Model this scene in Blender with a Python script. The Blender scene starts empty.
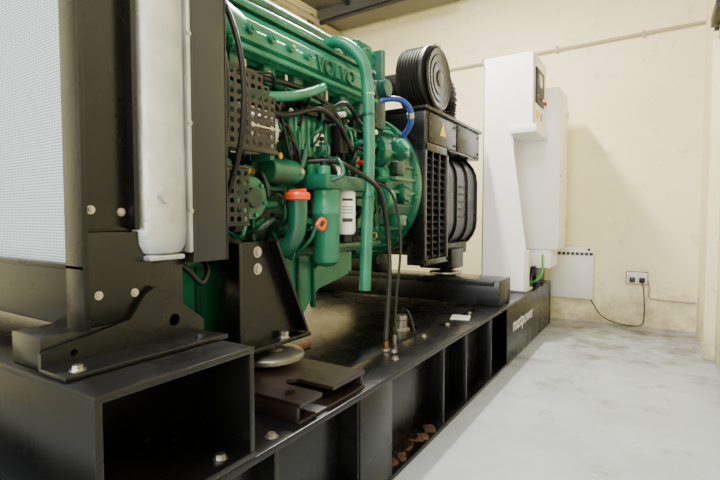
import bpy, bmesh, math, random
from mathutils import Vector, Matrix
random.seed(4)
SC=bpy.context.scene
COL=SC.collection
# ------------------------------------------------------------------ materials
def lin(c):
    return tuple((x/255/12.92 if x/255<=.04045 else ((x/255+.055)/1.055)**2.4) for x in c)
def mat(name,rgb,rough=.5,metal=0,var=.0,scale=6,bump=0,bscale=80,dust=None,dustamt=0,spec=None):
    m=bpy.data.materials.new(name); m.use_nodes=True
    nt=m.node_tree; N=nt.nodes; L=nt.links; b=N['Principled BSDF']
    c=lin(rgb); b.inputs['Roughness'].default_value=rough; b.inputs['Metallic'].default_value=metal
    b.inputs['Base Color'].default_value=(*c,1)
    if spec is not None: b.inputs['Specular IOR Level'].default_value=spec
    tc=N.new('ShaderNodeTexCoord')
    if var>0 or dustamt>0:
        n=N.new('ShaderNodeTexNoise'); n.inputs['Scale'].default_value=scale; n.inputs['Detail'].default_value=6
        L.new(tc.outputs['Object'],n.inputs['Vector'])
        r=N.new('ShaderNodeValToRGB'); L.new(n.outputs['Fac'],r.inputs['Fac'])
        r.color_ramp.elements[0].position=.35; r.color_ramp.elements[1].position=.7
        d=lin(dust) if dust else tuple(x*(1-var) for x in c)
        k=dustamt if dust else 1
        r.color_ramp.elements[0].color=(*c,1)
        r.color_ramp.elements[1].color=(*[c[i]*(1-k)+d[i]*k for i in range(3)],1)
        L.new(r.outputs['Color'],b.inputs['Base Color'])
        mr=N.new('ShaderNodeMapRange'); mr.inputs['To Min'].default_value=max(0,rough-.08); mr.inputs['To Max'].default_value=min(1,rough+.15)
        L.new(n.outputs['Fac'],mr.inputs['Value']); L.new(mr.outputs['Result'],b.inputs['Roughness'])
    if bump>0:
        n2=N.new('ShaderNodeTexNoise'); n2.inputs['Scale'].default_value=bscale; n2.inputs['Detail'].default_value=3
        L.new(tc.outputs['Object'],n2.inputs['Vector'])
        bp=N.new('ShaderNodeBump'); bp.inputs['Strength'].default_value=bump; bp.inputs['Distance'].default_value=.01
        L.new(n2.outputs['Fac'],bp.inputs['Height']); L.new(bp.outputs['Normal'],b.inputs['Normal'])
    return m
BLACK=mat('black_paint',(7,7,9),.24,scale=5,dust=(26,25,25),dustamt=.3,bump=.05,bscale=220,spec=.42)
BLACKM=mat('black_matte',(7,7,8),.45,dust=(20,19,19),dustamt=.3,scale=8,spec=.35)
GREY=mat('grey_coated',(32,32,36),.36,dust=(44,44,46),dustamt=.3)
RUBBER=mat('rubber',(6,6,7),.42,spec=.4)
GREEN=mat('engine_green',(18,94,72),.27,dust=(12,60,47),dustamt=.9,scale=9,bump=.15,bscale=110)
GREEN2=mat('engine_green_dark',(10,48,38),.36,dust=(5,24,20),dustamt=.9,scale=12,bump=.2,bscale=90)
GREEN3=mat('engine_green_light',(38,124,96),.27,dust=(20,86,66),dustamt=.8,scale=8,bump=.08,bscale=140)
SILVER=mat('cast_aluminium',(186,188,194),.4,.7,var=.25,scale=10,bump=.35,bscale=30)
STEEL=mat('zinc_steel',(190,186,178),.3,1,var=.2,scale=30)
BRASS=mat('brass',(170,130,70),.3,1)
ORANGE=mat('orange_plastic',(230,66,18),.35)
BLUE=mat('blue_hose',(24,50,130),.35)
WHITE=mat('white_enamel',(242,243,242),.35,var=.03,scale=3)
WHITEP=mat('white_plastic',(228,228,224),.45)
BROWN=mat('primer_brown_steel',(34,24,21),.3,dust=(18,14,13),dustamt=.8,scale=14,bump=.1,bscale=120)
RUST=mat('rust_debris',(96,62,36),.8,dust=(50,36,26),dustamt=.9,scale=20,bump=.6,bscale=60)
YELLOW=mat('yellow_label',(235,200,30),.5)
RED=mat('red_button',(205,25,20),.4)
PAPER=mat('paper',(205,218,205),.6)
GLASS=mat('dark_screen',(18,28,30),.12)
GREENW=mat('green_wire',(60,170,50),.4)
REDBR=mat('red_brown_hose',(130,50,32),.4)
def wallmat(name,rgb,rgb2):
    m=bpy.data.materials.new(name); m.use_nodes=True
    nt=m.node_tree;N=nt.nodes;L=nt.links;b=N['Principled BSDF']; b.inputs['Roughness'].default_value=.55
    tc=N.new('ShaderNodeTexCoord')
    n=N.new('ShaderNodeTexNoise');n.inputs['Scale'].default_value=.9;n.inputs['Detail'].default_value=8
    L.new(tc.outputs['Object'],n.inputs['Vector'])
    r=N.new('ShaderNodeValToRGB');r.color_ramp.elements[0].position=.35;r.color_ramp.elements[1].position=.72
    r.color_ramp.elements[0].color=(*lin(rgb),1);r.color_ramp.elements[1].color=(*lin(rgb2),1)
    L.new(n.outputs['Fac'],r.inputs['Fac'])
    g1=N.new('ShaderNodeTexNoise');g1.inputs['Scale'].default_value=5;g1.inputs['Detail'].default_value=10;g1.inputs['Roughness'].default_value=.7
    L.new(tc.outputs['Object'],g1.inputs['Vector'])
    geo=N.new('ShaderNodeNewGeometry');sx=N.new('ShaderNodeSeparateXYZ');L.new(geo.outputs['Position'],sx.inputs['Vector'])
    mr=N.new('ShaderNodeMapRange');mr.inputs['From Min'].default_value=0;mr.inputs['From Max'].default_value=.5;mr.inputs['To Min'].default_value=.3;mr.inputs['To Max'].default_value=.03
    L.new(sx.outputs['Z'],mr.inputs['Value'])
    ad=N.new('ShaderNodeMath');ad.operation='ADD';L.new(g1.outputs['Fac'],ad.inputs[0]);L.new(mr.outputs['Result'],ad.inputs[1])
    r2=N.new('ShaderNodeValToRGB');r2.color_ramp.elements[0].position=.6;r2.color_ramp.elements[0].color=(0,0,0,1);r2.color_ramp.elements[1].position=.92;r2.color_ramp.elements[1].color=(.8,.8,.8,1)
    L.new(ad.outputs[0],r2.inputs['Fac'])
    mx=N.new('ShaderNodeMixRGB');mx.inputs[2].default_value=(*lin((146,130,96)),1)
    L.new(r2.outputs['Color'],mx.inputs[0]);L.new(r.outputs['Color'],mx.inputs[1]);L.new(mx.outputs[0],b.inputs['Base Color'])
    mp=N.new('ShaderNodeMapping'); mp.inputs['Rotation'].default_value=(math.pi/2,0,0); L.new(tc.outputs['Object'],mp.inputs['Vector'])
    br=N.new('ShaderNodeTexBrick'); br.inputs['Scale'].default_value=1.0
    br.inputs['Brick Width'].default_value=.45; br.inputs['Row Height'].default_value=.225; br.inputs['Mortar Size'].default_value=.006; br.inputs['Mortar Smooth'].default_value=.6
    L.new(mp.outputs['Vector'],br.inputs['Vector'])
    n2=N.new('ShaderNodeTexNoise');n2.inputs['Scale'].default_value=25;n2.inputs['Detail'].default_value=5
    L.new(tc.outputs['Object'],n2.inputs['Vector'])
    b1=N.new('ShaderNodeBump');b1.inputs['Strength'].default_value=.2;b1.inputs['Distance'].default_value=.006;b1.invert=True
    L.new(br.outputs['Fac'],b1.inputs['Height'])
    b2=N.new('ShaderNodeBump');b2.inputs['Strength'].default_value=.25;b2.inputs['Distance'].default_value=.003
    L.new(n2.outputs['Fac'],b2.inputs['Height']);L.new(b1.outputs['Normal'],b2.inputs['Normal']);L.new(b2.outputs['Normal'],b.inputs['Normal'])
    return m
WALL=wallmat('cream_painted_block',(246,238,192),(238,227,174))
CEIL=wallmat('ceiling_concrete',(106,104,96),(80,79,74))
CONDUIT=mat('painted_conduit',(170,158,126),.5)
def floormat():
    m=bpy.data.materials.new('painted_concrete_floor'); m.use_nodes=True
    nt=m.node_tree;N=nt.nodes;L=nt.links;b=N['Principled BSDF']
    geo=N.new('ShaderNodeNewGeometry')
    n=N.new('ShaderNodeTexNoise');n.inputs['Scale'].default_value=1.6;n.inputs['Detail'].default_value=9;n.inputs['Roughness'].default_value=.65
    L.new(geo.outputs['Position'],n.inputs['Vector'])
    r=N.new('ShaderNodeValToRGB')
    r.color_ramp.elements[0].position=.3;r.color_ramp.elements[0].color=(*lin((178,186,194)),1)
    r.color_ramp.elements[1].position=.72;r.color_ramp.elements[1].color=(*lin((150,154,158)),1)
    L.new(n.outputs['Fac'],r.inputs['Fac'])
    n2=N.new('ShaderNodeTexNoise');n2.inputs['Scale'].default_value=3.0;n2.inputs['Detail'].default_value=10;n2.inputs['Roughness'].default_value=.72
    L.new(geo.outputs['Position'],n2.inputs['Vector'])
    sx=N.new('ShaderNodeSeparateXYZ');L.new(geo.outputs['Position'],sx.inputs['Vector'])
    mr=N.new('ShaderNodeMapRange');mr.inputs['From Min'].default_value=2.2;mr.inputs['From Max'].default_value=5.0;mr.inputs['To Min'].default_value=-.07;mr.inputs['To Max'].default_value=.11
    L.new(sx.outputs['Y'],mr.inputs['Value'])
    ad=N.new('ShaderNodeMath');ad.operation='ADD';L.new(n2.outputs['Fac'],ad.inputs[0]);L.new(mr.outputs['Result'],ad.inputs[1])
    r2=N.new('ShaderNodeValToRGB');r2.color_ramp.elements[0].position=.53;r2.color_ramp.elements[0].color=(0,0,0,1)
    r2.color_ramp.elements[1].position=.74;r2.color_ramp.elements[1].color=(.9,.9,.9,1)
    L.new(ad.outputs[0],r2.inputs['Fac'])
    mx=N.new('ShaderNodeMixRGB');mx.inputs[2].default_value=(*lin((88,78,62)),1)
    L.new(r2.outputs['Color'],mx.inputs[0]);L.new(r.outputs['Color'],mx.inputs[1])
    # fine speckle of grit
    n4=N.new('ShaderNodeTexNoise');n4.inputs['Scale'].default_value=38;n4.inputs['Detail'].default_value=4
    L.new(geo.outputs['Position'],n4.inputs['Vector'])
    r4=N.new('ShaderNodeValToRGB');r4.color_ramp.elements[0].position=.66;r4.color_ramp.elements[0].color=(0,0,0,1);r4.color_ramp.elements[1].position=.76;r4.color_ramp.elements[1].color=(.35,.35,.35,1)
    L.new(n4.outputs['Fac'],r4.inputs['Fac'])
    mx2=N.new('ShaderNodeMixRGB');mx2.inputs[2].default_value=(*lin((104,98,86)),1)
    L.new(r4.outputs['Color'],mx2.inputs[0]);L.new(mx.outputs[0],mx2.inputs[1]);L.new(mx2.outputs[0],b.inputs['Base Color'])
    b.inputs['Roughness'].default_value=.36
    n3=N.new('ShaderNodeTexNoise');n3.inputs['Scale'].default_value=14;n3.inputs['Detail'].default_value=6
    L.new(geo.outputs['Position'],n3.inputs['Vector'])
    bp=N.new('ShaderNodeBump');bp.inputs['Strength'].default_value=.25;bp.inputs['Distance'].default_value=.006
    L.new(n3.outputs['Fac'],bp.inputs['Height']);L.new(bp.outputs['Normal'],b.inputs['Normal'])
    return m
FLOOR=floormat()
def finmat():
    m=bpy.data.materials.new('radiator_fins'); m.use_nodes=True
    nt=m.node_tree;N=nt.nodes;L=nt.links;b=N['Principled BSDF']
    b.inputs['Metallic'].default_value=.3;b.inputs['Roughness'].default_value=.45
    tc=N.new('ShaderNodeTexCoord')
    w=N.new('ShaderNodeTexWave');w.bands_direction='X';w.inputs['Scale'].default_value=34;L.new(tc.outputs['Object'],w.inputs['Vector'])
    w2=N.new('ShaderNodeTexWave');w2.bands_direction='Z';w2.inputs['Scale'].default_value=40;L.new(tc.outputs['Object'],w2.inputs['Vector'])
    mu=N.new('ShaderNodeMath');mu.operation='MULTIPLY';L.new(w.outputs['Fac'],mu.inputs[0]);L.new(w2.outputs['Fac'],mu.inputs[1])
    r=N.new('ShaderNodeValToRGB');r.color_ramp.elements[0].color=(*lin((122,132,144)),1);r.color_ramp.elements[1].color=(*lin((214,224,236)),1);r.color_ramp.elements[1].position=.45
    L.new(mu.outputs[0],r.inputs['Fac']);L.new(r.outputs['Color'],b.inputs['Base Color'])
    bp=N.new('ShaderNodeBump');bp.inputs['Strength'].default_value=.4;bp.inputs['Distance'].default_value=.003
    L.new(mu.outputs[0],bp.inputs['Height']);L.new(bp.outputs['Normal'],b.inputs['Normal'])
    return m
FINS=finmat()
# ------------------------------------------------------------------ builder
def orient(p0,p1):
    d=Vector(p1)-Vector(p0)
    return Matrix.Translation((Vector(p0)+Vector(p1))/2) @ d.to_track_quat('Z','Y').to_matrix().to_4x4(), d.length
def catmull(pts,sub):
    P=[Vector(p) for p in pts]
    if len(P)<3 or sub<2: return P
    out=[]
    Q=[P[0]*2-P[1]]+P+[P[-1]*2-P[-2]]
    for i in range(1,len(Q)-2):
        a,b,c,d=Q[i-1:i+3]
        for k in range(sub):
            t=k/sub
            out.append(.5*((2*b)+(c-a)*t+(2*a-5*b+4*c-d)*t*t+(3*b-a-3*c+d)*t**3))
    out.append(P[-1]); return out
class G:
    def __init__(s,name,single=False): s.name=name; s.parts={}; s.single=single; s.extra=[]
    def add(s,part,bm,m):
        bmesh.ops.recalc_face_normals(bm,faces=bm.faces)
        if s.single: part=s.name
        p=s.parts.setdefault(part,[bmesh.new(),[]])
        if m not in p[1]: p[1].append(m)
        i=p[1].index(m)
        for f in bm.faces: f.material_index=i; f.smooth=True
        me=bpy.data.meshes.new('t'); bm.to_mesh(me); bm.free(); p[0].from_mesh(me); bpy.data.meshes.remove(me)
    def box(s,part,x0,x1,y0,y1,z0,z1,m,bev=.004,rot=None,seg=2):
        bm=bmesh.new(); bmesh.ops.create_cube(bm,size=1)
        dx,dy,dz=abs(x1-x0),abs(y1-y0),abs(z1-z0)
        bmesh.ops.scale(bm,vec=(dx,dy,dz),verts=bm.verts)
        b=min(bev,.45*min(dx,dy,dz))
        if b>0: bmesh.ops.bevel(bm,geom=list(bm.edges),offset=b,segments=seg,affect='EDGES',profile=.5)
        M=Matrix.Translation(((x0+x1)/2,(y0+y1)/2,(z0+z1)/2))
        if rot: M=M@Matrix.Rotation(math.radians(rot[1]),4,rot[0])
        bmesh.ops.transform(bm,matrix=M,verts=bm.verts); s.add(part,bm,m)
    def cyl(s,part,p0,p1,r,m,r2=None,seg=32,bev=.003):
        M,l=orient(p0,p1); bm=bmesh.new()
        bmesh.ops.create_cone(bm,cap_ends=True,segments=seg,radius1=r,radius2=r if r2 is None else r2,depth=l)
        if bev>0:
            ed=[e for e in bm.edges if abs(e.verts[0].co.z-e.verts[1].co.z)<1e-6]
            bmesh.ops.bevel(bm,geom=ed,offset=min(bev,l*.3,r*.3),segments=2,affect='EDGES')
        bmesh.ops.transform(bm,matrix=M,verts=bm.verts); s.add(part,bm,m)
    def lathe(s,part,p0,d,prof,m,seg=40):
        d=Vector(d).normalized(); q=d.to_track_quat('Z','Y').to_matrix().to_4x4(); bm=bmesh.new(); rings=[]
        for r,t in prof:
            rings.append([bm.verts.new((r*math.cos(2*math.pi*i/seg),r*math.sin(2*math.pi*i/seg),t)) for i in range(seg)])
        for a,b in zip(rings,rings[1:]):
            for i in range(seg): bm.faces.new((a[i],a[(i+1)%seg],b[(i+1)%seg],b[i]))
        bm.faces.new(rings[0]);bm.faces.new(rings[-1])
        bmesh.ops.transform(bm,matrix=Matrix.Translation(p0)@q,verts=bm.verts); s.add(part,bm,m)
    def tube(s,part,pts,r,m,seg=12,sub=7,corr=0,n=0):
        P=catmull(pts,sub)
        if n:
            L=[0]
            for a,b in zip(P,P[1:]): L.append(L[-1]+(b-a).length)
            Q=[];j=0
            for k in range(n+1):
                t=L[-1]*k/n
                while j<len(P)-2 and L[j+1]<t: j+=1
                u=(t-L[j])/max(1e-9,L[j+1]-L[j]); Q.append(P[j].lerp(P[j+1],u))
            P=Q
        bm=bmesh.new(); prev=None; rings=[]
        for i,p in enumerate(P):
            t=(P[min(i+1,len(P)-1)]-P[max(i-1,0)]).normalized()
            if prev is None:
                u=t.orthogonal().normalized()
            else:
                u=(prev-t*prev.dot(t)).normalized()
            prev=u; v=t.cross(u)
            rr=r if not callable(r) else r(i/(len(P)-1))
            if corr: rr+= corr*(1 if i%2 else -1)
            rings.append([bm.verts.new(p+(u*math.cos(2*math.pi*k/seg)+v*math.sin(2*math.pi*k/seg))*rr) for k in range(seg)])
        for a,b in zip(rings,rings[1:]):
            for i in range(seg): bm.faces.new((a[i],a[(i+1)%seg],b[(i+1)%seg],b[i]))
        bm.faces.new(rings[0]);bm.faces.new(rings[-1]); s.add(part,bm,m)
    def prism(s,part,poly,plane,lo,hi,m,bev=.002,holes=()):
        bm=bmesh.new(); es=[]
        def P(u,v):
            return {'XZ':(u,lo,v),'YZ':(lo,u,v),'XY':(u,v,lo)}[plane]
        loops=[poly]+[[(hu+hr*math.cos(2*math.pi*k/20),hv+hr*math.sin(2*math.pi*k/20)) for k in range(20)] for hu,hv,hr in holes]
        for lp in loops:
            vs=[bm.verts.new(P(*q)) for q in lp]
            for a,b in zip(vs,vs[1:]+vs[:1]): es.append(bm.edges.new((a,b)))
        if holes: bmesh.ops.triangle_fill(bm,edges=es,use_beauty=True)
        else: bm.faces.new(vs)
        D={'XZ':(0,hi-lo,0),'YZ':(hi-lo,0,0),'XY':(0,0,hi-lo)}[plane]
        r=bmesh.ops.extrude_face_region(bm,geom=list(bm.faces))
        nv=[e for e in r['geom'] if isinstance(e,bmesh.types.BMVert)]
        bmesh.ops.translate(bm,vec=D,verts=nv)
        if bev>0 and not holes:
            bmesh.ops.bevel(bm,geom=list(bm.edges),offset=bev,segments=2,affect='EDGES')
        s.add(part,bm,m)
    def bolt(s,part,p,d,r=.012,h=.01,m=None,wash=True):
        m=m or STEEL; p=Vector(p);d=Vector(d).normalized()
        if wash: s.cyl(part,p-d*.002,p+d*.003,r*1.45,m,seg=20,bev=.0008)
        s.cyl(part,p,p+d*h,r,m,seg=6,bev=.0012)
    def ring_bolts(s,part,c,d,R,n,r,m,a0=0,h=.01):
        d=Vector(d).normalized();u=d.orthogonal().normalized();v=d.cross(u)
        for k in range(n):
            a=a0+2*math.pi*k/n; s.bolt(part,Vector(c)+(u*math.cos(a)+v*math.sin(a))*R,d,r,h,m,False)
    def bar(s,part,c,dims,axis,ang,m,bev=.004):
        bm=bmesh.new();bmesh.ops.create_cube(bm,size=1);bmesh.ops.scale(bm,vec=dims,verts=bm.verts)
        if bev>0: bmesh.ops.bevel(bm,geom=list(bm.edges),offset=bev,segments=2,affect='EDGES')
        bmesh.ops.transform(bm,matrix=Matrix.Translation(c)@Matrix.Rotation(ang,4,axis),verts=bm.verts);s.add(part,bm,m)
    def perf(s,part,o,u,v,nu,nv,c,hr,th,m,skip=None):
        o=Vector(o);u=Vector(u).normalized();v=Vector(v).normalized();w=u.cross(v)
        bm=bmesh.new()
        for i in range(nu):
            for j in range(nv):
                if skip and skip(i,j): continue
                cc=o+u*c*(i+.5)+v*c*(j+.5)
                sq=[(.5,0),(.5,.5),(0,.5),(-.5,.5),(-.5,0),(-.5,-.5),(0,-.5),(.5,-.5)]
                for side in (0,1):
                    O=[bm.verts.new(cc+u*c*a+v*c*b+w*th*side) for a,b in sq]
                    I=[bm.verts.new(cc+(u*math.cos(k*math.pi/4)+v*math.sin(k*math.pi/4))*hr+w*th*side) for k in range(8)]
                    for k in range(8): bm.faces.new((O[k],O[(k+1)%8],I[(k+1)%8],I[k]))
                    if side: 
                        for k in range(8): bm.faces.new((I0[k],I0[(k+1)%8],I[(k+1)%8],I[k]))
                    I0=I
        bmesh.ops.remove_doubles(bm,verts=bm.verts,dist=1e-5)
        s.add(part,bm,m)
    def text(s,part,txt,size,M,m,ext=.002):
        cu=bpy.data.curves.new('t','FONT');cu.body=txt;cu.size=size;cu.extrude=ext;cu.align_x='CENTER';cu.align_y='CENTER'
        ob=bpy.data.objects.new('t',cu);COL.objects.link(ob);bpy.context.view_layer.update()
        me=bpy.data.meshes.new_from_object(ob.evaluated_get(bpy.context.evaluated_depsgraph_get()))
        bm=bmesh.new();bm.from_mesh(me);bmesh.ops.transform(bm,matrix=M,verts=bm.verts)
        bpy.data.objects.remove(ob);bpy.data.curves.remove(cu);bpy.data.meshes.remove(me); s.add(part,bm,m)
    def done(s):
        root=None
        if not s.single:
            root=bpy.data.objects.new(s.name,None);COL.objects.link(root)
        for k,(bm,ms) in s.parts.items():
            me=bpy.data.meshes.new(k);bm.to_mesh(me);bm.free()
            for m in ms: me.materials.append(m)
            me.set_sharp_from_angle(angle=math.radians(34))
            ob=bpy.data.objects.new(k,me);COL.objects.link(ob)
            if root: ob.parent=root
        return root
XP=(1,0,0);YN=(0,-1,0);ZP=(0,0,1)
def MX(x,y,z): return Matrix.Translation((x,y,z))@Matrix(((0,0,1,0),(1,0,0,0),(0,1,0,0),(0,0,0,1)))
# ------------------------------------------------------------------ room
def shell(name,x0,x1,y0,y1,z0,z1,m):
    g=G(name,True); c=Vector(((x0+x1)/2,(y0+y1)/2,(z0+z1)/2))
    g.box(name,x0-c.x,x1-c.x,y0-c.y,y1-c.y,z0-c.z,z1-c.z,m,bev=0); g.done()
    bpy.data.objects[name].location=c
XL,XR,YB,YF,ZC=-3.8,.36,5.5,-2.6,3.8
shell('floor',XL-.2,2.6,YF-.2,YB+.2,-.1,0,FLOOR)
shell('ceiling',XL-.2,2.6,YF-.2,YB+.2,ZC,ZC+.15,CEIL)
shell('wall_back',XL-.2,XR+.2,YB,YB+.2,0,ZC,WALL)
shell('wall_left',XL-.2,XL,YF,YB,0,ZC,WALL)
g=G('wall_right',True)
g.box('w',XR,XR+.25,4.55,YB,0,ZC,WALL,0)
g.box('w',XR,XR+.25,3.2,4.55,2.45,ZC,WALL,0)
g.box('w',XR,XR+.25,YF,3.2,0,ZC,WALL,0)
g.done()
g=G('door_1')
g.box('frame_far',XR-.02,XR+.2,4.47,4.55,0.0,2.45,WALL,.006)
g.box('frame_near',XR-.02,XR+.2,3.2,3.28,0,2.45,WALL,.006)
g.box('leaf',XR+.05,XR+.1,3.28,4.47,.01,2.44,WALL,.005)
g.box('closer',XR-.05,XR,3.95,4.35,2.49,2.57,BLACKM,.006)
g.box('closer_arm',XR-.03,XR+.06,4.30,4.34,2.46,2.48,BLACKM,.004)
g.done()
shell('wall_front',XL,-2.9,YF-.2,YF,0,ZC,WALL)
shell('ceiling_beam',XL,-1.9,5.0,5.42,ZC-.14,ZC,CEIL)
g=G('wall_conduit',True)
g.tube('c',[(XR-.01,YB-.018,2.92),(-1.2,YB-.018,2.9),(XL+.1,YB-.018,2.88)],.016,CONDUIT)
for i in range(5): 
    x=XR-.5-i*.8; g.box('c',x-.012,x+.012,YB-.038,YB,2.878,2.942,CONDUIT,.002)
g.done()
g=G('ceiling_conduit',True)
g.tube('c',[(XL+.06,-2,3.62),(XL+.06,2,3.62),(XL+.06,5.4,3.62)],.035,CONDUIT)
g.tube('c',[(XL+.05,-2,3.42),(XL+.05,2,3.42),(XL+.05,5.4,3.42)],.018,GREY)
g.tube('c',[(XL+.5,-2,ZC-.03),(XL+.5,2,ZC-.03),(XL+.5,4.98,ZC-.03)],.028,GREY)
g.tube('c',[(XL+.1,4.95,ZC-.2),(-2.6,4.95,ZC-.18),(-1.95,4.95,ZC-.18)],.03,GREY)
for i in range(9): g.box('c',XL,XL+.07,-1.6+i*.8,-1.56+i*.8,3.38,3.68,STEEL,.002)
g.done()
g=G('hanging_cable',True)
g.tube('c',[(-1.02,5.46,ZC),(-1.0,5.45,3.64),(-.88,5.45,3.53),(-.7,5.45,3.58),(-.6,5.46,ZC)],.010,GREY)
g.done()
g=G('wall_heater')
g.box('body',-.95,-.53,5.4,5.485,.25,.8,WHITEP,.014)
for i in range(9): g.box('grille',-.92+i*.044,-.92+i*.044+.03,5.392,5.41,.71,.74,GREY,.002)
g.box('front_panel',-.93,-.55,5.393,5.402,.29,.67,WHITEP,.003)
g.cyl('thermostat_knob',(-.575,5.39,.77),(-.575,5.405,.77),.014,GREY)
g.box('wall_plate',-.9,-.58,5.484,5.5,.32,.72,GREY,.001)
g.done()
g=G('wall_socket')
g.box('back_box',-.235,-.045,5.462,5.5,.435,.56,GREY,.006)
g.box('face_plate',-.23,-.05,5.455,5.464,.44,.555,WHITEP,.003)
g.box('plug',-.12,-.07,5.415,5.456,.455,.505,RUBBER,.008)
g.box('plug',-.205,-.155,5.415,5.456,.455,.505,GREY,.008)
for x in (-.175,-.105): g.box('rocker',x-.007,x+.007,5.449,5.457,.52,.54,WHITEP,.001)
g.done()
g=G('power_cable',True)
g.tube('c',[(-.095,5.43,.46),(-.08,5.45,.38),(-.07,5.47,.15),(-.1,5.47,.02),(-.3,5.46,.02),(-.45,5.47,.08),(-.53,5.46,.2),(-.57,5.44,.27)],.005,GREY)
g.tube('c',[(-.05,5.49,.49),(-.03,5.49,.4),(-.03,5.49,.31),(.05,5.49,.29),(.35,5.49,.285)],.007,CONDUIT)
g.done()
# ------------------------------------------------------------------ skid
S=-.905
g=G('steel_skid_frame')
Y0,Y1=.2,5.19
for sx,x_out in ((1,S),(-1,-2.8)):
    xi=x_out-sx*.2
    a,b=sorted((x_out,xi))
    g.box('side_beam',a,b,Y0,Y1,.428,.45,BLACK,.003)
    g.box('side_beam',a,b,Y0,Y1,0,.022,BLACK,.003)
    w0,w1=sorted((x_out-sx*.1,x_out-sx*.115)); g.box('side_beam',w0,w1,Y0,Y1,.022,.428,BLACK,.001)
    for y in (.5,1.0,1.45,1.7,2.28,2.63,3.12):
        r0,r1=sorted((x_out-sx*.008,x_out-sx*.1)); g.box('stiffener',r0,r1,y-.009,y+.009,.02,.43,BLACK,.002)
    r0,r1=sorted((x_out-sx*.002,x_out-sx*.012)); g.box('side_plate',r0,r1,3.5,Y1,.02,.43,BLACK,.002)
    g.box('side_plate',r0,r1,1.45,1.7,.02,.43,BLACK,.002)
g.box('deck',-2.7,S-.1,.9,Y1,.415,.437,BLACK,.002)
g.box('cross_member',-2.7,S-.04,3.42,3.72,.45,.64,BLACK,.008)
g.box('cross_member',-2.7,S-.08,3.40,3.425,.6,.645,BLACK,.003)
g.box('cross_member',-2.8,S,Y1-.02,Y1,0,.45,BLACK,.002)
g.box('cross_member',-2.8,S,Y0,Y0+.02,0,.45,BLACK,.002)
zt=.755
g.box('radiator_beam',-2.8,S,.48,.91,zt-.018,zt,BLACK,.004)
g.box('radiator_beam',-2.8,S,.48,.498,.45,zt-.01,BLACK,.004)
g.box('radiator_beam',-2.8,S-.002,.892,.91,.45,zt-.01,BLACK,.004)
g.box('radiator_beam',-2.8,S,.48,.91,.45,.468,BLACK,.004)
g.prism('radiator_beam',[(-1.2,.468),(-1.185,.468),(-1.04,zt-.018),(-1.055,zt-.018)],'XZ',.498,.892,BLACK,.001)
g.bolt('fixings',(-.955,.83,.468),ZP,.014,.012)
g.bolt('fixings',(-.95,1.02,.45),ZP,.014,.012)
g.bolt('fixings',(-1.0,1.9,.45),ZP,.012,.012)
for y in (2.0,2.35,2.7,3.1): g.bolt('fixings',(-1.06,y,.45),ZP,.011,.01)
g.text('maker_lettering','mastpower',.15,MX(S+.0005,4.0,.27),WHITEP,.001)
r5=random.Random(3)
for k in range(22):
    y=r5.uniform(1.75,2.2);w=r5.uniform(.008,.03)
    g.box('rust_flakes',S-.085+r5.random()*.05,S-.085+r5.random()*.05+.03,y,y+w,.022,.022+w*.5,RUST,.002,rot=('Z',r5.uniform(0,90)))
g.done()
# mounts
g=G('engine_mount')
cx,cy=-1.32,1.41
X0,X1,Ya,Yb=cx-.1,-.925,cy-.29,cy+.10
zz=.505
g.prism('slotted_plate',[(X0,Ya),(X1,Ya),(X1,Ya+.12),(X1-.16,Ya+.12),(X1-.185,Ya+.15),(X1-.16,Ya+.18),(X1,Ya+.18),(X1,Yb),(X0,Yb)],'XY',zz,zz+.014,BROWN,.002)
g.box('channel_leg',X0,X1-.01,Ya,Ya+.014,.45,zz+.003,BROWN,.003)
g.box('channel_leg',X0,X1-.01,Yb-.014,Yb,.45,zz+.003,BROWN,.003)
g.box('channel_foot',X0,X1,Ya,Yb,.45,.462,BROWN,.002)
g.bolt('fixings',(X1-.09,Ya+.06,zz+.014),ZP,.013,.012,BLACK)
g.lathe('isolator',(cx+.02,cy-.02,zz+.014),ZP,[(.05,0),(.085,.004),(.09,.012),(.13,.018),(.138,.026),(.138,.04),(.126,.05),(.06,.058),(.04,.076)],STEEL)
g.cyl('stud',(cx,cy,zz+.05),(cx,cy,.605),.02,STEEL)
g.prism('bracket_plate',[(1.18,.602),(1.56,.602),(1.56,.64),(1.38,.98),(1.36,1.01),(1.18,1.01)],'YZ',-1.30,-1.286,BLACK,.003)
g.box('bracket_front',-1.345,-1.24,1.175,1.19,.60,1.01,BLACK,.002)
g.prism('bracket_slope',[(1.55,.62),(1.565,.62),(1.375,1.01),(1.36,1.01)],'YZ',-1.42,-1.235,BLACK,.001)
g.box('bracket_base',-1.42,-1.23,1.175,1.57,.600,.618,BLACK,.003)
for z in (.97,.905): g.bolt('bracket_bolts',(-1.286,1.31,z),XP,.015,.012)
g.bolt('bracket_bolts',(-1.26,1.43,.618),ZP,.018,.025)
g.done()
g=G('alternator_mount')
g.lathe('isolator',(-1.42,3.56,.641),ZP,[(.05,0),(.085,.004),(.09,.012),(.125,.016),(.13,.022),(.13,.032),(.12,.038),(.05,.044),(.035,.056)],STEEL)
g.done()
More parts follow.
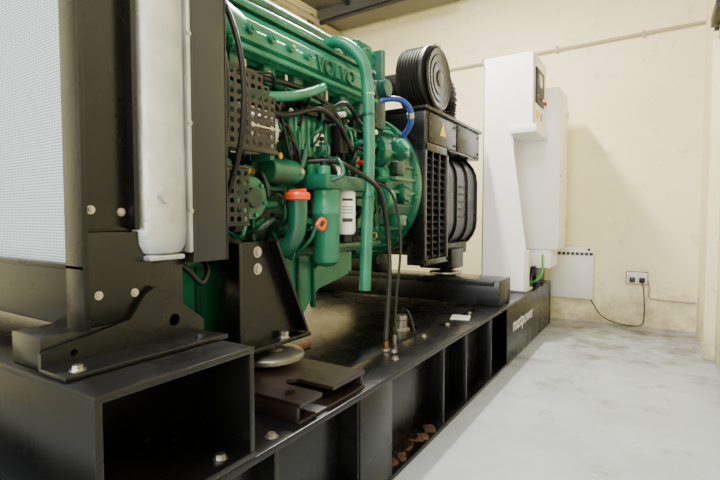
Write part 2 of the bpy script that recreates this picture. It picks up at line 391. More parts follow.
# ------------------------------------------------------------------ radiator
g=G('radiator')
g.box('core',-2.45,-1.19,.625,.70,.985,2.25,FINS,0)
g.box('charge_cooler',-2.45,-1.28,.73,.86,1.0,2.25,BLACKM,0)
g.box('frame',-1.195,-1.18,.585,.75,.98,2.3,BLACK,.002)
g.box('frame',-1.212,-1.13,.583,.598,.83,2.3,BLACK,.003)
g.box('frame',-1.18,-1.165,.585,.745,.83,2.3,BLACK,.002)
g.box('frame',-1.18,-1.13,.715,.73,1.07,2.3,BLACK,.003)
g.box('frame',-2.5,-1.16,.59,.88,.83,.985,BLACK,.005)
g.box('frame',-2.5,-1.13,.583,.6,.975,.988,BLACK,.003)
g.box('frame',-2.5,-1.13,.583,.9,2.25,2.4,BLACK,.005)
g.box('frame',-2.52,-2.44,.585,.9,.83,2.4,BLACK,.005)
g.box('side_plate',-1.165,-1.15,.598,.775,.835,1.065,BLACK,.003)
for y,z in ((.622,1.12),(.70,1.115),(.628,.91),(.722,.905)): g.bolt('fixings',(-1.165 if z>1.1 else -1.15,y,z),XP,.0075,.009)
prof=[(.0,0),(.05,.004),(.072,.016),(.082,.04),(.085,.08),(.085,.3),(.083,.32),(.083,.9),(.085,.92),(.085,1.2),(.05,1.28),(.0,1.3)]
g.lathe('end_tank',(-1.19,.81,.99),ZP,[(max(r,.001),t) for r,t in prof],SILVER,seg=36)
g.box('end_tank',-1.24,-1.125,.878,.893,1.0,2.25,SILVER,.006)
g.box('end_tank',-1.19,-1.12,.75,.86,.985,1.0,SILVER,.006)
g.cyl('end_tank',(-1.10,.79,1.16),(-1.115,.79,1.16),.022,SILVER,seg=24)
for i in range(5): g.bolt('fixings',(-1.126,.886,1.12+i*.25),XP,.005,.005)
g.box('shroud',-1.25,-1.13,.895,.905,.97,2.35,GREY,.002)
g.box('shroud',-1.15,-1.135,.9,1.03,.97,2.35,GREY,.003)
g.box('shroud',-1.25,-1.135,1.02,1.032,.97,2.35,GREY,.003)
g.box('shroud',-2.45,-1.25,.9,.915,.97,2.35,BLACKM,.003)
g.box('shroud',-2.45,-1.2,.9,1.03,.965,.98,BLACKM,.003)
g.prism('foot_bracket',[(.49,.768),(.49,.8),(.70,.84),(.745,.9),(.775,.915),(.8,.905),(.93,.8),(.93,.768)],'YZ',-1.148,-1.134,BLACK,holes=[(.83,.815,.017),(.56,.788,.008)])
g.box('foot_bracket',-1.148,-1.03,.49,.93,.756,.768,BLACK,.002)
g.box('foot_bracket',-1.3,-1.16,.5,.9,.756,.832,BLACK,.004)
g.bolt('fixings',(-1.06,.53,.768),ZP,.012,.012)
g.bolt('fixings',(-1.06,.86,.768),ZP,.012,.012,BLACK)
g.bolt('fixings',(-1.15,.77,1.045),XP,.012,.014)
g.tube('drain_hose',[(-1.2,.84,1.0),(-1.17,.9,.95),(-1.18,.96,.9),(-1.2,1.0,.94),(-1.3,1.03,.99)],.009,RUBBER)
g.done()
# ------------------------------------------------------------------ engine
g=G('diesel_engine')
CX=-1.8
g.cyl('fan_hub',(-1.8,1.06,1.5),(-1.8,1.17,1.5),.09,BLACKM)
for k in range(8):
    a=k*math.pi/4; bm=bmesh.new(); bmesh.ops.create_cube(bm,size=1)
    bmesh.ops.scale(bm,vec=(.40,.008,.12),verts=bm.verts)
    M=Matrix.Translation((-1.8,1.09,1.5))@Matrix.Rotation(a,4,'Y')@Matrix.Translation((.26,0,0))@Matrix.Rotation(.45,4,'X')
    bmesh.ops.transform(bm,matrix=M,verts=bm.verts); g.add('fan_blades',bm,BLACKM)
g.perf('belt_guard',(-1.29,1.14,1.365),(0,1,0),(0,0,1),8,8,.035,.0108,.003,BLACK,skip=lambda i,j:i+j>=13)
g.perf('belt_guard_lower',(-1.27,1.12,1.08),(0,1,0),(0,0,1),4,6,.033,.0105,.003,BLACK)
g.box('guard_frame',-1.45,-1.285,1.135,1.142,1.0,1.68,BLACK,.002)
g.box('guard_frame',-1.3,-1.286,1.135,1.32,1.64,1.655,BLACK,.002)
g.box('guard_frame',-1.3,-1.283,1.135,1.43,1.35,1.368,BLACK,.002)
g.box('guard_frame',-1.45,-1.27,1.12,1.26,1.28,1.29,BLACK,.002)
g.box('guard_frame',-1.45,-1.27,1.12,1.26,1.07,1.08,BLACK,.002)
ringp=[(-1.8+.62*math.cos(a),1.07,1.5+.62*math.sin(a)) for a in [i*math.pi/12 for i in range(-6,19)]]
g.tube('guard_ring',ringp,.013,BLACKM,sub=3)
g.tube('guard_ring',[(x+.03 if x>-1.8 else x-.03,y+.05,z) for x,y,z in ringp],.01,BLACKM,sub=3)
# crankcase
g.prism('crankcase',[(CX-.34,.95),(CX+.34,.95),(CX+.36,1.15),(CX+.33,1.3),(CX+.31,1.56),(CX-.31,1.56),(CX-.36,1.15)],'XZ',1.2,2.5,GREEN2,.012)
for i in range(7):
    y=1.24+i*.2; g.box('crankcase_ribs',CX+.3,CX+.375,y-.012,y+.012,.96,1.5,GREEN,.006)
g.box('crankcase_ribs',CX+.28,CX+.385,1.2,2.5,.935,.965,GREEN,.006)
g.box('crankcase_ribs',CX+.3,CX+.37,1.2,2.5,1.22,1.245,GREEN,.006)
for i in range(16): g.bolt('block_bolts',(CX+.375,1.22+i*.083,.95),XP,.009,.008,GREEN,False)
# sump
g.prism('sump',[(1.02,.94),(1.02,.68),(1.08,.6),(1.85,.6),(1.97,.72),(2.3,.78),(2.3,.94)],'YZ',CX-.3,CX+.31,GREEN3,.02)
for i in range(8): g.box('sump_ribs',CX+.3,CX+.33,1.06+i*.12,1.08+i*.12,.64,.92,GREEN,.006)
for i in range(5): g.box('sump_ribs',CX-.2+i*.11,CX-.18+i*.11,1.0,1.03,.68,.92,GREEN,.006)
g.box('sump_ribs',CX-.33,CX+.345,1.01,2.45,.915,.94,GREEN,.006)
g.cyl('sump_plug',(CX+.31,1.14,.72),(CX+.34,1.14,.72),.03,GREEN3,seg=6)
for i in range(15): g.bolt('block_bolts',(CX+.335,1.13+i*.09,.915),(0,0,-1),.009,.008,GREEN,False)
for i in range(6):
    y=1.22+i*.212; g.box('cylinder_head',CX-.27,CX+.27,y,y+.2,1.56,1.84,GREEN,.012)
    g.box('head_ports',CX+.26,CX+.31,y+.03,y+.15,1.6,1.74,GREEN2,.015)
    for zz in (1.6,1.72): g.bolt('block_bolts',(CX+.312,y+.175,zz),XP,.011,.01,GREEN,False)
g.prism('rocker_cover',[(CX-.25,1.84),(CX+.25,1.84),(CX+.25,1.95),(CX+.2,2.02),(CX-.2,2.02),(CX-.25,1.95)],'XZ',1.2,2.49,GREEN,.015)
for i in range(9): g.box('rocker_cover_ribs',CX-.23,CX+.256,1.27+i*.14,1.285+i*.14,1.85,2.03,GREEN3,.005)
for i in range(10): g.bolt('block_bolts',(CX+.26,1.24+i*.135,1.86),ZP,.011,.012,GREEN3)
g.prism('inlet_manifold',[(CX+.26,1.74),(CX+.37,1.735),(CX+.43,1.78),(CX+.44,1.86),(CX+.40,1.93),(CX+.26,1.94)],'XZ',1.28,2.36,GREEN3,.02)
g.box('inlet_manifold',CX+.3,CX+.42,1.26,2.38,1.925,1.945,GREEN,.006)
g.tube('inlet_manifold',[(CX+.43,1.27,1.765),(CX+.43,1.8,1.765),(CX+.43,2.36,1.765)],.013,GREEN3)
for i in range(8): g.bolt('block_bolts',(CX+.40,1.3+i*.145,1.945),ZP,.010,.012,GREEN3)
for i in range(6): g.box('inlet_manifold',CX+.25,CX+.40,1.29+i*.19,1.37+i*.19,1.66,1.76,GREEN,.02)
for i in range(4): 
    g.cyl('manifold_bosses',(CX+.42,1.36+i*.12,1.84),(CX+.455,1.36+i*.12,1.84),.022,GREEN3,seg=18)
    g.bolt('block_bolts',(CX+.455,1.36+i*.12,1.84),XP,.01,.008,STEEL if i==2 else GREEN3,False)
g.text('embossed_lettering','VOLVO',.1,MX(CX+.44,1.95,1.825),GREEN,.006)
g.tube('charge_air_pipe',[(CX+.36,1.34,1.85),(CX+.38,1.2,1.87),(CX+.38,1.1,1.93),(CX+.3,1.04,2.05),(CX+.22,1.0,2.2)],.075,GREEN3,seg=20)
g.cyl('charge_air_pipe',(CX+.38,1.17,1.875),(CX+.38,1.2,1.87),.08,STEEL)
g.tube('coolant_rail',[(CX+.2,1.1,2.1),(CX+.25,1.4,2.07),(CX+.25,1.9,2.07),(CX+.24,2.3,2.07)],.035,GREEN,seg=16)
g.tube('coolant_rail',[(CX+.3,1.2,1.98),(CX+.33,1.5,1.99),(CX+.33,2.1,1.99),(CX+.2,2.3,2.02)],.02,GREEN3)
g.tube('coolant_rail',[(CX+.36,1.25,1.70),(CX+.38,1.5,1.69),(CX+.39,1.8,1.66),(CX+.36,2.2,1.68)],.017,GREEN3)
g.tube('coolant_rail',[(CX+.38,1.22,1.62),(CX+.42,1.42,1.6),(CX+.46,1.6,1.63),(CX+.46,1.78,1.7),(CX+.42,1.86,1.74)],.022,GREEN3,seg=14)
for y in (1.35,1.6,1.9): g.box('pipe_clips',CX+.36,CX+.41,y,y+.018,1.66,1.73,STEEL,.002)
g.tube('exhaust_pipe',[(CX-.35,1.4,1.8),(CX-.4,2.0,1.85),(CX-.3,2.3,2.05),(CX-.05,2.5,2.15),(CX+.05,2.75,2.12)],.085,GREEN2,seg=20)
g.box('thermostat_housing',CX+.05,CX+.3,2.36,2.56,1.9,2.16,GREEN,.03)
g.cyl('thermostat_housing',(CX+.32,2.46,2.05),(CX+.22,2.46,2.05),.07,GREEN3)
g.box('rear_lifting_eye',CX+.2,CX+.38,2.52,2.56,1.7,2.12,GREEN,.008)
g.box('rear_casting',CX+.12,CX+.42,2.38,2.5,1.62,1.9,GREEN2,.02)
g.ring_bolts('block_bolts',(CX+.32,2.46,2.05),XP,.055,6,.009,GREEN3)
g.cyl('rear_casting',(CX+.40,2.45,1.86),(CX+.46,2.45,1.86),.05,GREEN)
g.tube('breather_pipe',[(CX+.26,2.0,1.95),(CX+.36,1.98,1.985),(CX+.45,1.99,1.975),(CX+.53,2.03,1.90),(CX+.55,2.06,1.78),(CX+.55,2.08,1.5),(CX+.55,2.07,1.2),(CX+.55,2.05,.9),(CX+.55,2.04,.73)],.03,GREEN3,seg=18)
for z in (1.72,1.62,1.2): g.cyl('breather_clips',(CX+.55,2.07,z),(CX+.55,2.07,z+.014),.034,STEEL if z>1.7 else GREEN)
for z in (1.62,1.2): g.box('breather_clips',CX+.34,CX+.54,2.06,2.09,z,z+.012,GREEN2,.002)
g.cyl('timing_cover',(CX,1.15,1.25),(CX,1.22,1.25),.33,GREEN)
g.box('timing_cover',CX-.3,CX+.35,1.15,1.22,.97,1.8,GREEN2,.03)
g.cyl('crank_pulley',(CX,1.1,1.1),(CX,1.15,1.1),.15,BLACKM)
g.cyl('belt_pulley',(CX+.36,1.19,1.48),(CX+.36,1.235,1.48),.065,BLACKM)
g.cyl('belt_pulley',(CX+.38,1.19,1.2),(CX+.38,1.235,1.2),.055,STEEL)
g.tube('drive_belt',[(CX+.42,1.21,1.5),(CX+.38,1.21,1.56),(CX+.1,1.21,1.66),(CX-.1,1.21,1.3),(CX,1.2,.96),(CX+.16,1.2,1.1),(CX+.42,1.21,1.46),(CX+.42,1.21,1.5)],.012,RUBBER)
g.lathe('charging_alternator',(CX+.42,1.27,1.45),(0,1,0),[(.03,0),(.085,.005),(.092,.02),(.092,.06),(.086,.062),(.086,.11),(.092,.112),(.092,.17),(.08,.185),(.03,.19)],SILVER,seg=28)
for k in range(14):
    a=k*math.pi/7; g.bar('charging_alternator',(CX+.42+.09*math.cos(a),1.365,1.45+.09*math.sin(a)),(.012,.16,.006),'Y',-a,STEEL,.001)
g.bolt('charging_alternator',(CX+.44,1.462,1.47),(0,1,0),.012,.02,ORANGE)
g.box('charging_alternator',CX+.3,CX+.5,1.4,1.43,1.33,1.36,GREEN,.005)
g.box('engine_control_unit',CX+.36,CX+.43,1.60,1.92,1.38,1.58,GREEN,.012)
for i in range(6): g.box('engine_control_unit',CX+.425,CX+.44,1.63+i*.045,1.645+i*.045,1.41,1.55,GREEN3,.003)
for y in (1.61,1.91):
    for z in (1.39,1.57): g.bolt('block_bolts',(CX+.43,y,z),XP,.009,.012)
g.box('engine_control_unit',CX+.36,CX+.40,1.53,1.60,1.36,1.5,GREEN2,.01)
g.box('wiring_connector',CX+.4,CX+.47,1.80,1.90,1.56,1.64,BLACKM,.008)
g.box('wiring_connector',CX+.4,CX+.48,1.93,1.99,1.42,1.56,BLACKM,.008)
g.box('wiring_connector',CX+.42,CX+.47,1.68,1.76,1.565,1.61,BLACKM,.008)
g.box('rating_sticker',CX+.4405,CX+.442,1.76,1.84,1.44,1.5,WHITEP,0)
g.box('fuel_filter_head',CX+.34,CX+.56,1.70,2.04,1.23,1.30,GREEN,.015)
g.box('fuel_filter_head',CX+.3,CX+.46,1.72,2.0,1.29,1.37,GREEN3,.02)
g.cyl('fuel_filter_head',(CX+.5,1.76,1.29),(CX+.5,1.76,1.34),.03,GREEN3,seg=20)
g.cyl('fuel_filter_head',(CX+.5,1.76,1.34),(CX+.5,1.76,1.36),.018,BLACKM,seg=20)
g.cyl('fuel_filter_head',(CX+.48,1.9,1.3),(CX+.48,1.9,1.35),.022,STEEL,seg=6)
g.lathe('fuel_filter',(CX+.49,1.79,1.235),(0,0,-1),[(.03,0),(.062,.004),(.066,.02),(.063,.03),(.063,.1),(.066,.105),(.066,.12),(.063,.125),(.063,.31),(.057,.34),(.035,.36),(.012,.365)],GREEN3,seg=36)
g.lathe('oil_filter',(CX+.49,1.955,1.235),(0,0,-1),[(.03,0),(.046,.003),(.048,.01),(.048,.2),(.04,.215),(.01,.22)],WHITE,seg=30)
g.cyl('oil_filter',(CX+.49,1.955,1.02),(CX+.49,1.955,.98),.035,RUBBER)
for z,h in ((1.19,.012),(1.155,.004),(1.14,.004),(1.125,.004),(1.09,.018)): g.bar('oil_filter_print',(CX+.49+.0478*.7,1.955-.0478*.7,z),(.05,.0015,h),'Z',math.radians(45),GREY,0)
g.cyl('oil_filter',(CX+.49,2.03,1.1),(CX+.49,2.03,.98),.02,BLACKM)
g.tube('fuel_pipes',[(CX+.56,1.74,1.27),(CX+.6,1.77,1.3),(CX+.55,1.8,1.37),(CX+.45,1.85,1.38)],.009,GREEN)
g.tube('oil_filler',[(CX+.5,1.57,1.18),(CX+.5,1.57,1.1),(CX+.49,1.56,1.02),(CX+.44,1.54,.96),(CX+.34,1.53,.93)],lambda t:.042-.006*t,GREEN,seg=20)
g.lathe('oil_filler_cap',(CX+.5,1.57,1.175),ZP,[(.042,0),(.054,.004),(.056,.024),(.05,.034),(.03,.038)],ORANGE,seg=12)
g.box('oil_filler_cap',CX+.455,CX+.545,1.563,1.577,1.208,1.224,ORANGE,.004)
g.tube('dipstick',[(CX+.42,1.62,.92),(CX+.5,1.65,1.0),(CX+.53,1.66,1.07)],.008,GREEN)
g.tube('dipstick_handle',[(CX+.53,1.66,1.065),(CX+.535,1.69,1.095),(CX+.535,1.72,1.08),(CX+.53,1.705,1.05),(CX+.53,1.66,1.065)],.009,ORANGE)
g.cyl('fuel_pump',(CX+.43,1.45,1.3),(CX+.43,1.62,1.3),.055,GREEN)
g.cyl('fuel_pump',(CX+.43,1.62,1.3),(CX+.43,1.66,1.3),.04,STEEL)
g.cyl('coolant_pump',(CX+.34,1.35,1.18),(CX+.45,1.35,1.18),.085,GREEN)
g.ring_bolts('block_bolts',(CX+.45,1.35,1.18),XP,.07,6,.009,GREEN3)
g.cyl('coolant_pump',(CX+.45,1.35,1.18),(CX+.47,1.35,1.18),.04,GREEN2)
g.cyl('oil_cooler',(CX+.34,2.28,1.1),(CX+.42,2.28,1.1),.09,GREEN)
g.box('oil_cooler',CX+.33,CX+.42,1.95,2.42,1.02,1.3,GREEN,.02)
for i in range(5):
    for z in (1.035,1.285): g.bolt('block_bolts',(CX+.42,1.98+i*.1,z),XP,.009,.009,GREEN3,False)
for i in range(6):
    y=1.3+i*.2
    g.tube('injector_pipes',[(CX+.38,1.62+i*.04,1.42),(CX+.42,y+.05,1.5),(CX+.36,y+.04,1.6),(CX+.3,y+.03,1.72)],.006,GREEN3,seg=8)
rnd=random.Random(11)
for k in range(46):
    y=rnd.uniform(1.28,2.3);z=rnd.uniform(1.0,1.66);a=rnd.uniform(-.25,.25);o=rnd.uniform(0,.06)
    g.tube('small_pipes',[(CX+.33,y,z),(CX+.40+o,y+a*.3,z+.03),(CX+.41+o,y+a*.7,z+rnd.uniform(-.12,.12)),(CX+.33,y+a,z+rnd.uniform(-.18,.18))],rnd.choice((.006,.009,.013)),rnd.choice((GREEN,GREEN2,GREEN3,RUBBER,RUBBER,GREEN)),seg=8)
for k in range(110):
    y=rnd.uniform(1.26,2.4);z=rnd.uniform(.98,1.68); w=rnd.uniform(.025,.07);o=rnd.uniform(.03,.085)
    m=rnd.choice((GREEN,GREEN2,GREEN3,GREEN,GREEN2))
    if k%3==0: g.box('block_bosses',CX+.30,CX+.34+o,y,y+w,z,z+w*rnd.uniform(.5,1.6),m,.009)
    elif k%3==1: 
        g.cyl('block_bosses',(CX+.30,y,z),(CX+.34+o,y,z),w*.45,m,seg=20,bev=.006)
        g.bolt('block_bolts',(CX+.34+o,y,z),XP,w*.25,.012,rnd.choice((GREEN3,GREEN3,STEEL,BRASS)),False)
    else:
        g.cyl('block_bosses',(CX+.36,y,z),(CX+.36,y+w*1.5,z+rnd.uniform(-.03,.03)),w*.3,rnd.choice((GREEN3,GREEN,BLACKM)),seg=16)
H=lambda pts,r=.011,m=RUBBER:g.tube('wiring_harness',pts,r,m,seg=10)
H([(CX+.42,1.3,1.66),(CX+.44,1.6,1.68),(CX+.45,1.8,1.66),(CX+.46,1.92,1.6),(CX+.47,1.96,1.5),(CX+.44,2.0,1.38)],.013)
H([(CX+.46,1.85,1.62),(CX+.5,1.95,1.66),(CX+.48,2.1,1.6),(CX+.42,2.3,1.62),(CX+.4,2.5,1.7)])
H([(CX+.42,1.96,1.5),(CX+.45,1.94,1.3),(CX+.42,1.9,1.1),(CX+.4,1.85,1.02)],.009)
H([(CX+.44,1.72,1.6),(CX+.47,1.68,1.66),(CX+.45,1.55,1.62),(CX+.44,1.5,1.5),(CX+.42,1.46,1.4)],.008)
H([(CX+.46,2.0,1.46),(CX+.5,2.12,1.45),(CX+.48,2.22,1.36),(CX+.44,2.3,1.2),(CX+.42,2.36,1.05)],.009)
H([(CX+.38,1.5,1.0),(CX+.42,1.8,1.0),(CX+.42,2.1,.99),(CX+.38,2.4,1.02)],.008)
H([(CX+.4,1.42,1.55),(CX+.45,1.5,1.57),(CX+.44,1.6,1.36),(CX+.44,1.7,1.33)],.007)
H([(CX+.42,1.3,1.58),(CX+.47,1.5,1.53),(CX+.48,1.75,1.6),(CX+.49,1.9,1.55),(CX+.5,2.0,1.44)],.012)
for (y,z,m) in ((1.55,1.62,ORANGE),(2.18,1.4,RED),(1.98,1.62,WHITEP),(2.3,1.58,WHITEP),(1.5,1.36,BRASS)):
    g.cyl('coloured_caps',(CX+.42,y,z),(CX+.47,y,z),.014,m,seg=14)
g.lathe('flywheel_housing',(CX,2.48,1.31),(0,1,0),[(.3,0),(.42,.01),(.44,.03),(.45,.1),(.47,.16),(.475,.3),(.5,.305),(.505,.34),(.5,.36)],GREEN,seg=64)
g.ring_bolts('housing_bolts',(CX,2.785,1.31),YN,.49,20,.012,GREEN3,h=.014)
g.ring_bolts('housing_bolts',(CX,2.485,1.31),YN,.40,18,.012,GREEN3,a0=.1,h=.012)
for k in range(16):
    a=-1.3+k*.17
    g.bar('housing_ribs',(CX+.468*math.cos(a),2.64,1.31+.468*math.sin(a)),(.035,.28,.018),'Y',-a,GREEN3 if k%3 else GREEN,.005)
for k in range(12):
    a=-1.4+k*.26
    g.bar('housing_ribs',(CX+.36*math.cos(a),2.475,1.31+.36*math.sin(a)),(.16,.03,.016),'Y',-a,GREEN3,.005)
for (dx,z,r,y1) in ((.36,1.5,.1,2.41),(.42,1.22,.07,2.41),(.3,1.0,.06,2.44),(.40,1.36,.045,2.4),(.25,1.68,.06,2.42)):
    g.cyl('housing_covers',(CX+dx,2.5,z),(CX+dx,y1,z),r,GREEN3 if r<.08 else GREEN,bev=.006)
    g.cyl('housing_covers',(CX+dx,y1,z),(CX+dx,y1-.012,z),r*.6,GREEN2,bev=.004)
    g.ring_bolts('housing_bolts',(CX+dx,y1,z),YN,r*.82,8,.008,GREEN3)
g.cyl('housing_covers',(CX+.38,2.64,1.50),(CX+.455,2.64,1.55),.075,GREEN,bev=.008)
g.cyl('housing_covers',(CX+.44,2.64,1.54),(CX+.475,2.64,1.563),.045,GREEN3,bev=.006)
g.box('housing_lug',CX+.42,CX+.5,2.5,2.62,1.05,1.12,GREEN,.012)
g.cyl('housing_covers',(CX+.44,2.62,1.25),(CX+.5,2.62,1.25),.06,GREEN,bev=.008)
g.ring_bolts('housing_bolts',(CX+.5,2.62,1.25),XP,.045,6,.008,GREEN3)
g.box('starter_lead_box',CX+.44,CX+.5,2.5,2.6,1.36,1.44,GREEN2,.01)
g.tube('blue_hose',[(CX+.36,2.42,1.72),(CX+.42,2.44,1.79),(CX+.5,2.52,1.80),(CX+.54,2.57,1.75),(CX+.53,2.6,1.67),(CX+.47,2.62,1.6)],.017,BLUE,seg=14)
g.cyl('blue_hose',(CX+.54,2.575,1.73),(CX+.537,2.59,1.70),.021,STEEL)
g.tube('fuel_hose',[(-1.36,1.72,1.36),(-1.26,1.8,1.36),(-1.2,1.95,1.3),(-1.18,2.08,1.22),(-1.17,2.14,1.0),(-1.14,2.1,.8),(-1.12,2.04,.6),(-1.1,1.99,.5)],.012,RUBBER)
g.tube('fuel_hose',[(-1.33,2.0,1.3),(-1.2,2.2,1.25),(-1.15,2.24,1.0),(-1.13,2.16,.7),(-1.12,2.12,.5)],.007,RUBBER)
g.cyl('hose_fitting',(-1.1,1.99,.452),(-1.1,1.99,.5),.014,BRASS)
g.cyl('hose_fitting',(-1.1,1.99,.452),(-1.1,1.99,.462),.022,STEEL,seg=6)
g.cyl('hose_fitting',(-1.12,2.12,.439),(-1.12,2.12,.5),.01,STEEL)
g.tube('drain_pipe',[(-1.5,1.15,.6),(-1.47,1.1,.5),(-1.48,1.2,.455),(-1.5,1.6,.452),(-1.5,1.9,.452)],.011,REDBR)
g.done()
g=G('drain_valve')
g.cyl('body',(-1.25,2.45,.438),(-1.25,2.45,.53),.035,STEEL)
g.cyl('collar',(-1.25,2.45,.438),(-1.25,2.45,.455),.05,STEEL,seg=6)
g.cyl('collar',(-1.25,2.45,.50),(-1.25,2.45,.51),.038,GREY,seg=24)
g.tube('lead',[(-1.25,2.45,.52),(-1.23,2.44,.57),(-1.17,2.4,.55),(-1.13,2.38,.46)],.006,RUBBER)
g.done()
g=G('paper_tag',True); g.box('p',-1.12,-1.0,2.85,3.0,.451,.4525,PAPER,0,rot=('Z',15)); g.done()
# ------------------------------------------------------------------ alternator
g=G('alternator')
g.lathe('adaptor',(CX,2.845,1.31),(0,1,0),[(.5,0),(.5,.03),(.47,.04),(.46,.45),(.49,.46),(.49,.5)],BLACK,seg=56)
g.box('outlet_grille',-1.42,-1.29,2.86,2.895,.79,1.60,BLACK,.003)
g.box('outlet_grille',-1.42,-1.29,3.24,3.28,.79,1.60,BLACK,.003)
g.box('outlet_grille',-1.42,-1.29,2.86,3.28,1.55,1.60,BLACK,.003)
g.box('outlet_grille',-1.42,-1.29,2.86,3.28,.78,.82,BLACK,.003)
for i in range(15): g.box('outlet_louvres',-1.345,-1.30,2.89,3.25,.84+i*.048,.845+i*.048,GREY,.001,rot=('Y',35))
for y in (3.0,3.12): g.box('outlet_louvres',-1.34,-1.292,y-.005,y+.005,.81,1.56,BLACK,.001)
g.box('outlet_backing',-1.42,-1.36,2.88,3.26,.81,1.56,RUBBER,0)
def rr(hw,hh,r,cz,n=6):
    P=[]
    for cxx,czz,a0 in ((hw-r,hh-r,0),(-hw+r,hh-r,90),(-hw+r,-hh+r,180),(hw-r,-hh+r,270)):
        for k in range(n+1):
            a=math.radians(a0+90*k/n);P.append((CX+cxx+r*math.cos(a),cz+czz+r*math.sin(a)))
    return P
g.prism('stator_frame',rr(.46,.40,.24,1.24),'XZ',3.3,4.05,BLACK,.006)
for y in (3.3,3.55,3.8,4.03): g.prism('stator_bands',rr(.475,.415,.25,1.24),'XZ',y,y+.02,BLACK,.002)
g.prism('end_bell',rr(.40,.34,.22,1.24),'XZ',4.05,4.15,BLACK,.01)
for k in range(5): g.box('stator_slots',CX+.455,CX+.463,3.6,3.78,1.1+k*.06,1.12+k*.06,RUBBER,.001)
g.box('feet',CX+.2,CX+.48,3.45,3.7,.70,.86,BLACK,.01)
g.box('feet',CX-.48,CX-.2,3.45,3.7,.64,.86,BLACK,.01)
g.box('feet',CX-.4,CX+.4,3.4,4.0,.8,.9,BLACK,.01)
g.box('terminal_box',CX-.45,CX+.47,2.95,4.1,1.60,1.85,BLACK,.012)
g.box('terminal_box',CX-.47,CX+.49,2.93,4.12,1.835,1.86,BLACK,.006)
g.box('terminal_box_cover',CX+.465,CX+.482,3.0,3.5,1.62,1.82,BLACK,.004)
g.box('terminal_box_cover',CX+.465,CX+.482,3.54,4.06,1.62,1.82,BLACK,.004)
for y in (3.03,3.47,3.57,4.03):
    for z in (1.65,1.79): g.bolt('cover_bolts',(CX+.482,y,z),XP,.007,.006,GREY)
g.prism('warning_label',[(3.18,1.69),(3.29,1.69),(3.235,1.79)],'YZ',CX+.4825,CX+.484,YELLOW,0)
g.done()
g=G('air_filter')
pf=[(.05,0),(.2,.0),(.235,.012),(.24,.03)]
for i in range(7): pf+=[(.24,.04+i*.022),(.232,.045+i*.022),(.232,.055+i*.022),(.24,.06+i*.022)]
pf+=[(.235,.21),(.2,.23),(.1,.24)]
AY,AZ=3.24,2.11
g.lathe('canister',(-1.60,AY,AZ),(1,0,0),pf,BLACKM,seg=56)
g.lathe('end_cap',(-1.365,AY,AZ),(1,0,0),[(.215,0),(.225,.012),(.21,.022),(.17,.014),(.165,.02),(.12,.014),(.115,.02),(.06,.016),(.05,.024),(.02,.026)],BLACK,seg=48)
g.box('clips',-1.40,-1.35,AY-.02,AY+.02,AZ+.225,AZ+.25,STEEL,.003)
g.box('bracket',-1.58,-1.42,AY-.12,AY+.12,1.861,1.90,BLACKM,.006)
g.box('duct',-2.0,-1.6,AY-.09,AY+.09,AZ-.09,AZ+.09,RUBBER,.08)
g.done()
g=G('exhaust_bellows',True)
g.tube('b',[(-1.55,3.75,1.862),(-1.55,3.75,2.0),(-1.55,3.76,2.12),(-1.62,3.77,2.24),(-1.8,3.8,2.3)],.12,BLACKM,seg=24,n=40,corr=.009)
g.done()
# ------------------------------------------------------------------ control cabinet
g=G('control_cabinet')
Yc=4.2
g.prism('support_panel',[(-1.33,.452),(-.94,.452),(-.94,.82),(-1.05,1.62),(-1.07,1.84),(-.905,1.84),(-.905,2.51),(-1.33,2.51)],'XZ',Yc,Yc+.012,WHITE,.003)
g.box('support_panel',-.95,-.938,Yc,Yc+.14,.452,.82,WHITE,.002)
g.box('support_panel',-1.33,-.94,Yc,Yc+.3,.452,.464,WHITE,.002)
g.box('support_panel',-1.33,-1.318,Yc,Yc+.5,.452,2.5,WHITE,.002)
g.box('console',-1.32,-.9,Yc+.01,4.72,1.86,2.515,WHITE,.006)
g.box('console_shelf',-1.09,-.87,Yc-.02,4.72,1.83,1.90,WHITE,.006)
g.box('console_seam',-.902,-.897,Yc+.03,Yc+.036,1.92,2.5,GREY,0)
g.box('breaker_enclosure',-1.32,-.78,4.72,5.2,.8,2.32,WHITE,.008)
g.box('enclosure_door',-.785,-.77,4.74,5.18,.84,2.28,WHITE,.004)
for z in (1.0,2.1): g.cyl('hinges',(-.768,5.16,z),(-.768,5.16,z+.06),.007,STEEL)
g.cyl('door_lock',(-.77,4.78,1.5),(-.76,4.78,1.5),.014,STEEL)
g.box('enclosure_lower',-1.3,-.84,4.75,5.15,.62,.8,WHITE,.006)
g.box('enclosure_legs',-1.3,-1.26,4.75,5.15,.45,.64,BLACK,.003)
g.box('enclosure_legs',-1.0,-.96,4.75,5.15,.45,.64,BLACK,.003)
g.tube('earth_cable',[(-.9,4.7,.75),(-.88,4.6,.6),(-.93,4.6,.52),(-1.0,4.62,.47)],.010,GREENW)
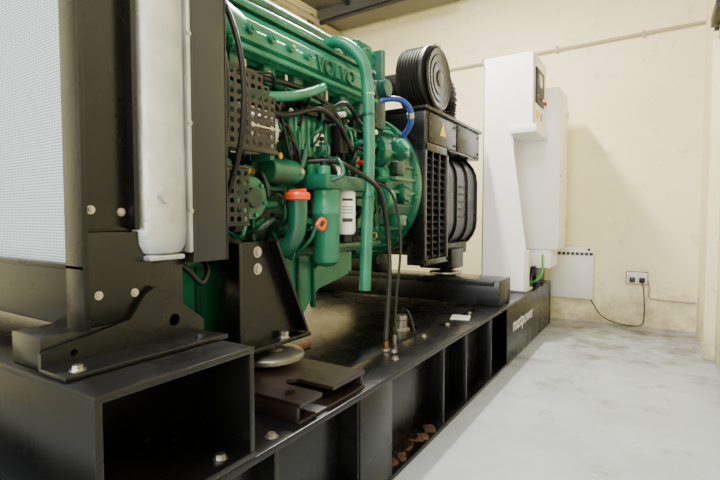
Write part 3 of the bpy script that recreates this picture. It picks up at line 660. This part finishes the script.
for k in range(3): g.tube('power_leads',[(-1.0-.06*k,4.8,.66),(-1.0-.06*k,4.7,.55),(-1.02-.06*k,4.55,.5),(-1.1-.06*k,4.3,.49)],.022,RUBBER)
g.box('controller',-.905,-.888,4.27,4.6,2.1,2.40,BLACKM,.004)
g.box('controller_screen',-.889,-.886,4.32,4.5,2.25,2.36,GLASS,.001)
for i in range(4): g.cyl('controller_keys',(-.889,4.32+i*.07,2.16),(-.882,4.32+i*.07,2.16),.014,(GREENW,RED,GREY,WHITEP)[i],seg=16)
g.cyl('emergency_stop',(-.9,4.67,2.16),(-.88,4.67,2.16),.018,RED)
g.box('rating_label',-.902,-.898,4.3,4.42,1.97,2.04,YELLOW,0)
g.box('rating_label',-.902,-.898,4.5,4.56,1.98,2.04,RED,0)
g.done()
# ------------------------------------------------------------------ lights
g=G('ceiling_lamp')
g.box('housing',-1.75,-1.55,2.8,4.0,ZC-.08,ZC,WHITEP,.01)
g.done()
def area(name,loc,rot,sx,sy,p,col):
    l=bpy.data.lights.new(name,'AREA');l.shape='RECTANGLE';l.size=sx;l.size_y=sy;l.energy=p;l.color=col
    o=bpy.data.objects.new(name,l);o.location=loc;o.rotation_euler=rot;COL.objects.link(o);return o
area('ceiling_lamp_light',(-1.65,3.4,ZC-.1),(0,0,0),.15,.7,265,(1,.96,.86))
area('doorway_daylight',(-.9,YF+.1,2.0),(math.radians(88),0,0),2.4,2.4,220,(.93,.97,1))
area('overhead_fill',(-.7,.5,ZC-.05),(math.radians(14),0,0),1.1,1.6,190,(.98,.99,1))  # added fill lamp for more light from above; the ceiling has no opening
w=bpy.data.worlds.new('world');SC.world=w;w.use_nodes=True
w.node_tree.nodes['Background'].inputs[0].default_value=(.85,.92,1,1);w.node_tree.nodes['Background'].inputs[1].default_value=1.0
# ------------------------------------------------------------------ camera
cd=bpy.data.cameras.new('camera');cd.sensor_width=36;cd.lens=470/720*36;cd.clip_start=.02
c=bpy.data.objects.new('camera',cd);c.location=(0,0,1.1);c.rotation_euler=(math.radians(90-2.68),0,math.radians(32.1));COL.objects.link(c);SC.camera=c
